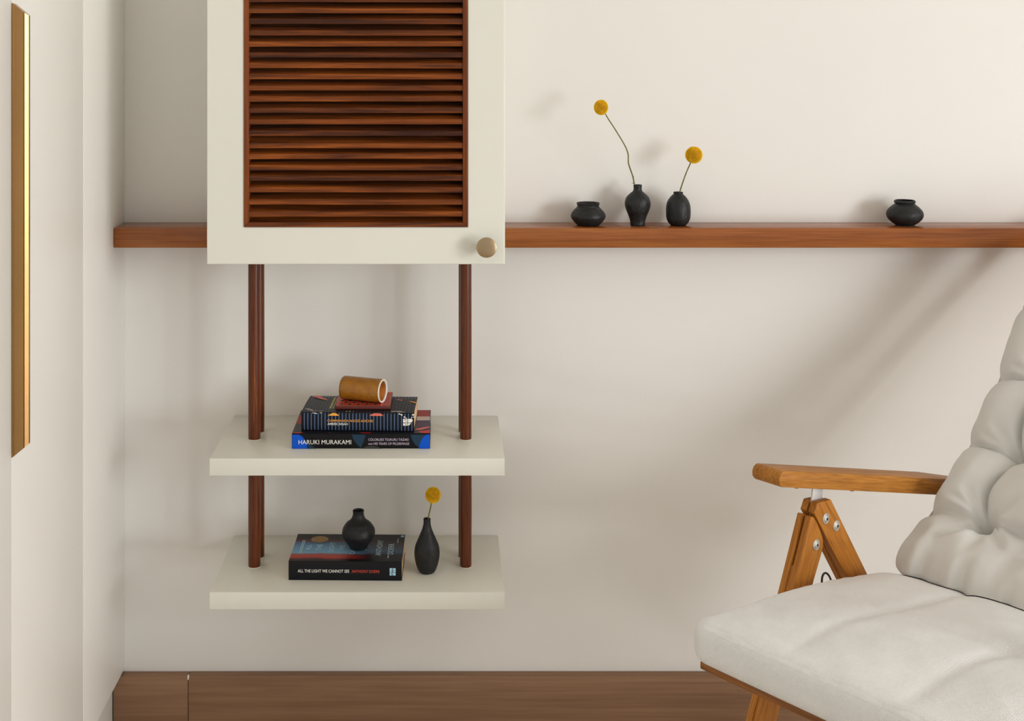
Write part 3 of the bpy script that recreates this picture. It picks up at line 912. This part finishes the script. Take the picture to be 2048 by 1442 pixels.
# mustard cup lying on its side
cr, cl = 0.0207, 0.077
cup = thing('cup', 'mustard glazed cup lying on its side on the red coaster', 'cup', (-0.1450, -0.140, zc_ + 0.0064))
def lay(t):
    """lay a lathe along +X, mouth towards the right and the room"""
    bmesh.ops.rotate(t, verts=t.verts, cent=(0, 0, 0), matrix=Matrix.Rotation(PI / 2, 3, 'Y'))
    bmesh.ops.translate(t, verts=t.verts, vec=(-cl / 2, 0, 0))
    bmesh.ops.rotate(t, verts=t.verts, cent=(0, 0, 0), matrix=Matrix.Rotation(math.radians(-20), 3, 'Z'))
    bmesh.ops.translate(t, verts=t.verts, vec=(-0.1450, -0.140, zc_ + 0.0066 + cr))
    return t
obj('body', lay(lathe([(0.001, 0), (cr * 0.93, 0), (cr * 0.985, 0.0015), (cr, 0.006), (cr, cl - 0.0025), (cr * 0.995, cl - 0.001), (cr * 0.90, cl - 0.001),
                       (cr * 0.88, cl - 0.004), (cr * 0.86, 0.004), (0.001, 0.004)], 0, 0, 0, 56, caps=False)), M_mustard, cup)
tag(obj('rim', lay(lathe([(cr * 0.985, cl - 0.0012), (cr * 1.0, cl), (cr * 0.99, cl + 0.0009), (cr * 0.93, cl + 0.0012), (cr * 0.86, cl + 0.0006), (cr * 0.84, cl - 0.001), (cr * 0.86, cl - 0.0020)], 0, 0, 0, 56, caps=False)), M_rim, cup), 'white glazed lip')
tag(obj('lining', lay(lathe([(cr * 0.855, cl - 0.002), (cr * 0.82, cl - 0.006), (cr * 0.80, cl * 0.6), (cr * 0.74, cl * 0.5)], 0, 0, 0, 56, caps=False)), M_copper, cup), 'shiny copper brown glaze inside the cup')
tag(obj('cup_floor', lay(lathe([(cr * 0.745, cl * 0.5), (cr * 0.6, cl * 0.47), (0.001, cl * 0.46)], 0, 0, 0, 40, caps=False)), paint('pale_reflection', lin(222, 220, 214), rough=0.25, bump=0), cup), 'cup bottom, coloured pale for its reflection')  # pale colour stands for light reflected off the cup bottom

# ------------------------------------------------------------------ folding armchair (own axes: x to the back, -y to the sitter's left)
TH = math.radians(38.7)
ch = thing('folding_armchair', 'folding wooden recliner armchair facing the wardrobe, at the right edge', 'chair', (0.4923, -0.58, 0), TH)
ORG[ch.name] = Vector((0, 0, 0))

def leaning(name, bm, mat, parent, ang, smooth=0.6):
    """part whose own axes follow its slope, so that the grain runs along it"""
    bmesh.ops.rotate(bm, verts=bm.verts, cent=(0, 0, 0), matrix=Matrix.Rotation(-ang, 3, 'Y'))
    o = obj(name, bm, mat, parent, local=True, smooth=smooth)
    o.rotation_euler = (0, ang, 0)
    LEAN[o.name] = Matrix.Rotation(-ang, 4, 'Y')
    return o
LEAN = {}

def bolt(x, y, z, par):
    def disc(prof, mat, name, p, label=None):
        t = lathe(prof, 0, 0, 0, 28)
        bmesh.ops.rotate(t, verts=t.verts, cent=(0, 0, 0), matrix=Matrix.Rotation(PI / 2, 3, 'X'))
        bmesh.ops.translate(t, verts=t.verts, vec=(x, y, z))
        o_ = tag(obj(name, t, mat, p), label)
        o_.matrix_parent_inverse = LEAN[p.name]
        return o_
    disc([(0.0084, -0.001), (0.0084, 0.0010), (0.0078, 0.0016), (0.0064, 0.0017), (0.0060, 0.0014), (0.0056, 0.0017), (0.0050, 0.0027), (0.0038, 0.0031), (0.0005, 0.0031)], M_steel, 'bolt', par, 'steel bolt with washer')
    disc([(0.0020, 0.0010), (0.0020, 0.00325), (0.0004, 0.00326)], M_dark, 'bolt_socket', par)

F_poly = [(0.092, 0.576), (0.0985, 0.5745), (0.107, 0.564), (0.116, 0.549), (0.1225, 0.535), (0.123, 0.525), (0.1195, 0.516), (0.099, 0.478), (0.008, 0.294), (-0.1375, 0.0), (-0.168, 0.0), (-0.029, 0.306), (0.050, 0.481)]
R_poly = [(0.107, 0.5945), (0.141, 0.592), (0.233, 0.460), (0.5536, 0.0), (0.5077, 0.0), (0.178, 0.467), (0.101, 0.5770), (0.0985, 0.5800)]
def leg_pair(y0):
    """y0: near face; boards 25 mm thick with a slot in the upper part for the steel bracket"""
    yn, ym, yf = y0 + 0.0108, y0 + 0.0142, y0 + 0.0250
    t = prism(F_poly, y0, yn, 0.0012)
    prism(F_poly, ym, yf, 0.0012, bm=t)
    core = [(0.1075, 0.560), (0.113, 0.549), (0.1195, 0.535), (0.120, 0.525), (0.117, 0.517), (0.097, 0.477), (0.006, 0.294), (-0.1385, 0.001), (-0.167, 0.001), (-0.027, 0.306), (0.063, 0.5055), (0.079, 0.5065)]
    prism(core, yn - 0.0002, ym + 0.0002, bm=t)
    f = leaning('leg', t, W_leg, ch, math.radians(23.7))
    t = prism(R_poly, y0 - 0.0012, yn, 0.0014)
    prism(R_poly, ym, yf, 0.0014, bm=t)
    core = [(0.120, 0.572), (0.140, 0.582), (0.231, 0.460), (0.5520, 0.001), (0.5085, 0.001), (0.180, 0.467), (0.118, 0.5560)]
    prism(core, yn - 0.0002, ym + 0.0002, bm=t)
    r = leaning('leg', t, W_leg, ch, math.radians(-34.8))
    b1 = prism([(0.104, 0.560), (0.130, 0.560), (0.1405, 0.622), (0.1145, 0.622)], yn + 0.0003, ym - 0.0003, 0.0002)
    tag(obj('bracket', b1, M_plate, ch, local=True), 'flat grey steel bracket under the armrest')
    bolt(0.127, y0 - 0.0012, 0.566, r)
    bolt(0.154, y0 - 0.0012, 0.549, r)
    bolt(0.104, y0, 0.531, f)
leg_pair(0.012)
leg_pair(-0.5580)

def armrest(y0, y1, far):
    # side outline with a fully rounded nose, tapered in plan at the hinge end
    zb = lambda x: 0.643 - 0.2385 * x
    zt = lambda x: 0.6668 - 0.2305 * x
    n = 8
    low, up = [], []
    out = []
    cxn, czn, rn_ = 0.0105, (zb(0.0105) + zt(0.0105)) / 2, (zt(0.0105) - zb(0.0105)) / 2
    for k in range(n + 1):
        a = -PI / 2 - PI * k / n
        out.append((cxn + rn_ * math.cos(a), czn + rn_ * math.sin(a)))
    out += [(0.44, zt(0.44)), (0.50, zt(0.50)), (0.50, zb(0.50)), (0.44, zb(0.44))]
    t = prism(out, y0, y1, 0.0014)
    for v in t.verts:
        if v.co.x > 0.46:
            e = y1 if far else y0
            if abs(v.co.y - e) < 0.01:
                v.co.y += -0.020 if far else 0.020
    a_ = leaning('armrest', t, W_chair, ch, math.radians(13.4), 0.4)
    # underside notch blocks
    for xk in (0.062, 0.205):
        tag(obj('notch_block', box(xk, xk + 0.018, y0 + 0.016, y0 + 0.034, zb(xk + 0.018) - 0.0006, zb(xk) + 0.002, 0.0006), W_chair, a_, local=True)).matrix_parent_inverse = LEAN[a_.name]
armrest(0.0, 0.050, True)
armrest(-0.572, -0.522, False)

def sloped(x0, x1, y0, y1, zf, h, bev=0.0015, mat=W_chair, name='seat_rail'):
    t = prism([(x0, zf(x0)), (x1, zf(x1)), (x1, zf(x1) - h), (x0, zf(x0) - h)], y0, y1, bev)
    return obj(name, t, mat, ch, local=True)
seat_z = lambda x: 0.4540 - 0.10 * (x + 0.19)
W_slatY = wood('acacia_wood_slat', [(0.22, lin(84, 44, 14)), (0.5, lin(140, 84, 30)), (0.8, lin(176, 118, 52))], 'Y', grain=44, along=5.0, rough=0.42, spec=0.4, bump=0.12, fibre=0.4)
rail_z = lambda x: seat_z(x) - 0.011
for y0, y1 in ((-0.045, -0.012), (-0.532, -0.500)):
    sloped(-0.080, 0.46, y0, y1, rail_z, 0.030)
for k in range(9):
    x0 = -0.2020 + k * 0.070
    sloped(x0, x0 + 0.052, -0.530, -0.0200, seat_z, 0.0108, 0.002, W_slatY, 'seat_slat')
# back frame leaning away at 36 degrees
bd = Vector((math.sin(math.radians(36)), math.cos(math.radians(36))))
bn = Vector((-bd.y, bd.x))
bp0 = Vector((0.405, 0.400))
def back_bar(s0, s1, off0, off1, y0, y1, name, mat):
    c_ = [bp0 + bd * s + bn * o_ for s, o_ in ((s0, off0), (s1, off0), (s1, off1), (s0, off1))]
    return obj(name, prism([(p.x, p.y) for p in c_], y0, y1, 0.002), mat, ch, local=True)
for y0, y1 in ((-0.040, -0.012), (-0.532, -0.504)):
    back_bar(-0.06, 0.72, -0.040, -0.012, y0, y1, 'back_rail', W_leg)
for k in range(7):
    back_bar(0.03 + k * 0.098, 0.085 + k * 0.098, -0.0118, -0.001, -0.530, -0.0135, 'back_slat', W_slatY)
obj('stretcher', prism([(0.438, 0.132), (0.455, 0.146), (0.478, 0.118), (0.461, 0.104)], -0.5325, 0.0115, 0.002), W_slatY, ch, local=True)
obj('stretcher', prism([(-0.085, 0.120), (-0.066, 0.130), (-0.085, 0.168), (-0.104, 0.158)][::-1], -0.5325, 0.0115, 0.002), W_slatY, ch, local=True)

# ------------------------------------------------------------------ seat cushion
def sstep(a, b_, x):
    t_ = max(0.0, min(1.0, (x - a) / (b_ - a)))
    return t_ * t_ * (3 - 2 * t_)

def edge_dist(x, v, x0, x1, v0, v1, rc):
    """distance inside a rounded rectangle"""
    cx_, cv_ = (x0 + x1) / 2, (v0 + v1) / 2
    dx, dv = abs(x - cx_) - (x1 - x0) / 2 + rc, abs(v - cv_) - (v1 - v0) / 2 + rc
    return -(min(max(dx, dv), 0) + math.hypot(max(dx, 0), max(dv, 0)) - rc)

def warp(u, p=1.7):
    """denser sampling near both ends of 0..1"""
    s_ = 2 * u - 1
    return 0.5 + 0.5 * math.copysign(1 - (1 - abs(s_)) ** p, s_)

def sheet_pair(NU, NV, top, bot, close=True):
    t = bmesh.new()
    A = [[t.verts.new(top(i / NU, j / NV)) for j in range(NV + 1)] for i in range(NU + 1)]
    B = [[None] * (NV + 1) for i in range(NU + 1)]
    for i in range(NU + 1):
        for j in range(NV + 1):
            B[i][j] = A[i][j] if (i in (0, NU) or j in (0, NV)) else t.verts.new(bot(i / NU, j / NV))
    for i in range(NU):
        for j in range(NV):
            t.faces.new((A[i][j], A[i + 1][j], A[i + 1][j + 1], A[i][j + 1]))
            t.faces.new((B[i][j], B[i][j + 1], B[i + 1][j + 1], B[i + 1][j]))
    return t

SX0, SX1, SV0, SV1 = -0.2230, 0.425, 0.0120, 0.5080
T_ = 0.060
def s_outline(u, w_):
    return SX0 + (SX1 - SX0) * u, SV0 + (SV1 - SV0) * w_
def s_height(x, v):
    d = max(0.0, edge_dist(x, v, SX0, SX1, SV0, SV1, 0.03))
    R = 0.036
    k = 1 - min(d / R, 1.0)
    return (1 - k ** 3.2) ** (1 / 3.2) * T_ / 2, d
def s_map(u, w_):
    """grid point pulled onto the rounded-rectangle outline"""
    x, v = s_outline(warp(u), warp(w_))
    cx_, cv_ = (SX0 + SX1) / 2, (SV0 + SV1) / 2
    rc = 0.03
    hx, hv = (SX1 - SX0) / 2 - rc, (SV1 - SV0) / 2 - rc
    dx, dv = abs(x - cx_) - hx, abs(v - cv_) - hv
    if dx > 0 and dv > 0:
        m_, l_ = max(dx, dv), math.hypot(dx, dv)
        f_ = m_ / l_
        x = cx_ + math.copysign(hx + dx * f_, x - cx_)
        v = cv_ + math.copysign(hv + dv * f_, v - cv_)
    return x, v
def s_top(u, w_):
    x, v = s_map(u, w_)
    return (x, -v, seat_surface(x, v))
def seat_surface(x, v):
    h, d = s_height(x, v)
    f_ = sstep(0.0, 0.07, d)
    z = seat_z(x) + T_ / 2 + h
    puff = 0.0
    for v0 in (0.160, 0.325):
        puff -= 0.0050 * math.exp(-((v - v0 - 0.006 * math.sin(x * 17)) / 0.010) ** 2) * (0.45 + 0.55 * math.exp(-((x - 0.03) / 0.12) ** 2))
    puff -= 0.0032 * math.exp(-((x - 0.03 - 0.005 * math.sin(v * 23)) / 0.013) ** 2)
    puff += 0.0038 * abs(math.sin((v - 0.160) * PI / 0.165)) * (0.5 + 0.5 * abs(math.sin((x - 0.03) * PI / 0.24)))
    puff += 0.0035 * noise.noise(Vector((x * 9, v * 9, 1.7))) + 0.0012 * noise.noise(Vector((x * 28, v * 28, 4.0)))
    # gathered edge
    puff2 = 0.0009 * noise.noise(Vector((x * 55, v * 30, 2.0))) * (1 - sstep(0.02, 0.06, d)) * sstep(0.0, 0.01, d)
    crown = 0.011 * math.exp(-((x - 0.02) / 0.16) ** 2) * sstep(0.0, 0.02, d) - 0.012 * sstep(0.20, 0.29, x)
    return z + puff * f_ + puff2 + crown + 0.010 * sstep(0.0, 0.2, d)
def s_bot(u, w_):
    x, v = s_map(u, w_)
    h, d = s_height(x, v)
    return (x, -v, seat_z(x) + T_ / 2 - h + 0.0006)

RZ = Matrix.Rotation(TH, 4, 'Z')
def cushion(name, label, bm, mat, origin):
    t = thing(name, label, 'cushion', (0.4923, -0.58, 0), TH)
    ORG[t.name] = Vector((0, 0, 0))
    o = obj('cushion_cover', bm, mat, t, local=True, smooth=3.1)
    return t, o
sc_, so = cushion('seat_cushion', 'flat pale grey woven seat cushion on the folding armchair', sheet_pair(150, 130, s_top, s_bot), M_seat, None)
ring = [(0.112 + 0.0115 * math.cos(a) + 0.002, -0.0005 + 0.004 * math.sin(a), 0.4725 + 0.0155 * math.sin(a)) for a in [2 * PI * k / 24 for k in range(25)]]
tag(obj('tie_loop', tube(ring, 0.0016, 8), M_cord, sc_, local=True), 'black elastic tie loop at the cushion side')

# ------------------------------------------------------------------ tufted back cushion
path = [(0.312, 0.478), (0.290, 0.472), (0.268, 0.478), (0.282, 0.497), (0.310, 0.511), (0.360, 0.532), (0.418, 0.568), (0.473, 0.612), (0.521, 0.660), (0.573, 0.712), (0.614, 0.765), (0.655, 0.825), (0.700, 0.888), (0.745, 0.950)]
pp = [Vector(p) for p in smooth_profile(path, 12)]
cum = [0.0]
for a, b_ in zip(pp, pp[1:]):
    cum.append(cum[-1] + (b_ - a).length)
LT = cum[-1]
def at_s(s_):
    s_ = max(0.0, min(LT, s_))
    for i in range(len(cum) - 1):
        if cum[i + 1] >= s_:
            f_ = (s_ - cum[i]) / max(1e-9, cum[i + 1] - cum[i])
            return pp[i].lerp(pp[i + 1], f_)
    return pp[-1]
def near_s(x, z):
    return cum[min(range(len(pp)), key=lambda i: (pp[i] - Vector((x, z))).length)]
rows_s = [near_s(0.360, 0.532), near_s(0.473, 0.612), near_s(0.573, 0.712), near_s(0.655, 0.825)]
rows_s.append(rows_s[-1] + 0.14)
BV0, BV1 = 0.022, 0.500
cols_v = [0.122, 0.261, 0.400]
def b_map(u, w_):
    s_ = LT * warp(u, 1.35)
    v = BV0 + (BV1 - BV0) * warp(w_, 1.35)
    mid_ = (BV0 + BV1) / 2
    v = mid_ + (v - mid_) * (1 - 0.10 * max(0.0, 1 - s_ / 0.085) ** 2)
    return s_, v
def b_frame(s_):
    p = at_s(s_)
    a, c_ = at_s(s_ - 0.022), at_s(s_ + 0.022)
    t_ = (c_ - a).normalized()
    return p, Vector((-t_.y, t_.x)), t_
def b_edge(s_, v):
    d = min(s_, LT - s_, v - BV0, BV1 - v)
    return max(0.0, d)
def nearest(x, arr):
    return min(abs(x - a) for a in arr)
def fold(s_, v, a, b_, depth, width):
    """a valley running from a to b in the cushion's own (along, across) measure, dying out at its end"""
    ds_, dv_ = b_[0] - a[0], b_[1] - a[1]
    L2 = ds_ * ds_ + dv_ * dv_
    t_ = ((s_ - a[0]) * ds_ + (v - a[1]) * dv_) / L2
    if t_ < -0.15 or t_ > 1.1: return 0.0
    tc_ = max(0.0, min(1.0, t_))
    d_ = ((s_ - a[0] - ds_ * tc_) * dv_ - (v - a[1] - dv_ * tc_) * ds_) / math.sqrt(L2)
    e_ = math.hypot(s_ - a[0] - ds_ * tc_, v - a[1] - dv_ * tc_)
    prof_ = -math.exp(-(e_ / width) ** 2) + 0.55 * math.exp(-((d_ - 1.5 * width) / (1.3 * width)) ** 2) * math.exp(-(max(0, e_ - abs(d_)) / width) ** 2)
    return depth * prof_ * (1 - tc_ ** 1.5)
r0_ = rows_s[0]
FOLDS = []
for c_ in cols_v:
    FOLDS += [((r0_ - 0.004, c_), (r0_ - 0.062, c_ - 0.058), 0.011, 0.010), ((r0_ - 0.004, c_ + 0.004), (r0_ - 0.085, c_ + 0.010), 0.006, 0.011),
              ((r0_ - 0.004, c_ + 0.006), (r0_ - 0.060, c_ + 0.060), 0.007, 0.010),
              ((0.012, c_ - 0.052), (0.068, c_ - 0.040), 0.009, 0.010), ((0.010, c_ + 0.030), (0.075, c_ + 0.018), 0.011, 0.011), ((0.012, c_ - 0.012), (0.050, c_ - 0.010), 0.006, 0.009)]
    for ri, a in enumerate(rows_s):
        FOLDS += [((a + 0.006, c_ - 0.006), (a + 0.050, c_ - 0.050 - 0.01 * (ri % 2)), 0.006, 0.008), ((a + 0.006, c_ - 0.012), (a + 0.022, c_ - 0.075), 0.005, 0.007),
                  ((a + 0.006, c_ + 0.006), (a + 0.048, c_ + 0.046), 0.006, 0.008), ((a - 0.006, c_ - 0.006), (a - 0.046, c_ - 0.040 + 0.012 * (ri % 2)), 0.005 if ri else 0.0, 0.008)]
def rest_on_seat(x, v, z):
    """the back cushion sits on the seat cushion and flattens against it"""
    if x < 0.40:
        z = max(z, seat_surface(x, v) + 0.0016)
    return (x, -v, z)
def b_top(u, w_):
    s_, v = b_map(u, w_)
    p, n_, t_ = b_frame(s_)
    ds, dv = min(s_, LT - s_), min(v - BV0, BV1 - v)
    k1, k2 = 1 - min(max(ds, 0) / 0.060, 1), 1 - min(max(dv, 0) / 0.055, 1)
    E_ = math.sqrt(max(0, 1 - k1 ** 2)) * math.sqrt(max(0, 1 - k2 ** 2))
    sw_ = s_ + 0.006 * noise.noise(Vector((s_ * 14, v * 14, 0.3)))
    vw_ = v + 0.006 * noise.noise(Vector((s_ * 14, v * 14, 7.3)))
    dr = nearest(sw_, rows_s)
    # column creases sag into an arc between the buttons and fade out below the lowest row
    fr_ = 0.5
    for a, b_ in zip(rows_s, rows_s[1:]):
        if a <= s_ <= b_:
            fr_ = (s_ - a) / (b_ - a)
            vw_ += 0.016 * math.sin(PI * fr_)
    dc = nearest(vw_, cols_v)
    below = 1 - sstep(rows_s[0] - 0.055, rows_s[0] - 0.004, s_)
    crease = lambda d_: 0.62 * (1 - math.exp(-d_ / 0.0042)) + 0.38 * (1 - math.exp(-(d_ / 0.042) ** 1.6))
    fc = crease(dc)
    fc = fc + (1 - fc) * below
    fr = crease(dr)
    fr_low = 0.10 * (1 - math.exp(-dr / 0.006)) + 0.90 * (1 - math.exp(-(dr / 0.075) ** 1.6))
    fr = fr + (fr_low - fr) * (1 if s_ < rows_s[0] else 0)
    ea = 0.45 * math.exp(-(max(dv, 0) / 0.045) ** 2)
    fr = fr * (1 - ea) + 0.62 * ea
    # row creases run out softly towards the side edge
    db = min(math.hypot(s_ - a, v - c_) for a in rows_s for c_ in cols_v)
    puff = 0.050 * (0.10 + 0.90 * fc * fr) - 0.016 * math.exp(-(db / 0.020) ** 2)
    wr = 0.0
    for a in rows_s:
        for ci, c_ in enumerate(cols_v):
            r_ = math.hypot(s_ - a, v - c_)
            if r_ < 0.11 and a > rows_s[0] + 9:
                an = math.atan2(s_ - a, v - c_)
                wr += (0.0034 if a > rows_s[0] or s_ > a else 0.0080) * math.sin(an * 5 + a * 40 + ci * 1.3 + 2 * noise.noise(Vector((s_ * 10, v * 10, ci)))) * math.exp(-((r_ - 0.040) / 0.032) ** 2)
    for f1, f2, dp_, wd_ in FOLDS:
        if abs(s_ - f1[0]) < 0.12 and abs(v - f1[1]) < 0.12:
            wr += 1.5 * fold(s_, v, f1, f2, dp_, wd_)
    g_ = below * 0.0075 * noise.noise(Vector((s_ * 9 + 3, v * 34, 11.3))) + 0.0050 * noise.noise(Vector((s_ * 10, v * 10, 3.3))) + 0.0022 * noise.noise(Vector((s_ * 26, v * 22, 5.3)))
    ed = 0.0045 * noise.noise(Vector((s_ * 30, v * 30, 9.1))) * math.exp(-(min(ds, dv) / 0.03) ** 2)
    bulge = -0.008 * below * math.sin(PI * min(1, s_ / rows_s[0]))
    h = (0.006 + puff * (1 - 0.30 * below) + wr + g_ + bulge) * E_ + ed * min(1, min(ds, dv) / 0.006)
    # the side seam puckers in at each row
    pin = 0.006 * math.exp(-(dr / 0.016) ** 2) * math.exp(-(dv / 0.035) ** 2)
    sgn = 1 if v < (BV0 + BV1) / 2 else -1
    q_ = p + n_ * (h - pin * 0.6)
    return rest_on_seat(q_.x, v + pin * sgn, q_.y)
def b_bot(u, w_):
    s_, v = b_map(u, w_)
    p, n_, t_ = b_frame(s_)
    ds, dv = min(s_, LT - s_), min(v - BV0, BV1 - v)
    k1, k2 = 1 - min(max(ds, 0) / 0.10, 1), 1 - min(max(dv, 0) / 0.05, 1)
    E_ = math.sqrt(max(0, 1 - k1 ** 2)) * math.sqrt(max(0, 1 - k2 ** 2))
    q_ = p - n_ * (0.030 * E_)
    return rest_on_seat(q_.x, v, q_.y)
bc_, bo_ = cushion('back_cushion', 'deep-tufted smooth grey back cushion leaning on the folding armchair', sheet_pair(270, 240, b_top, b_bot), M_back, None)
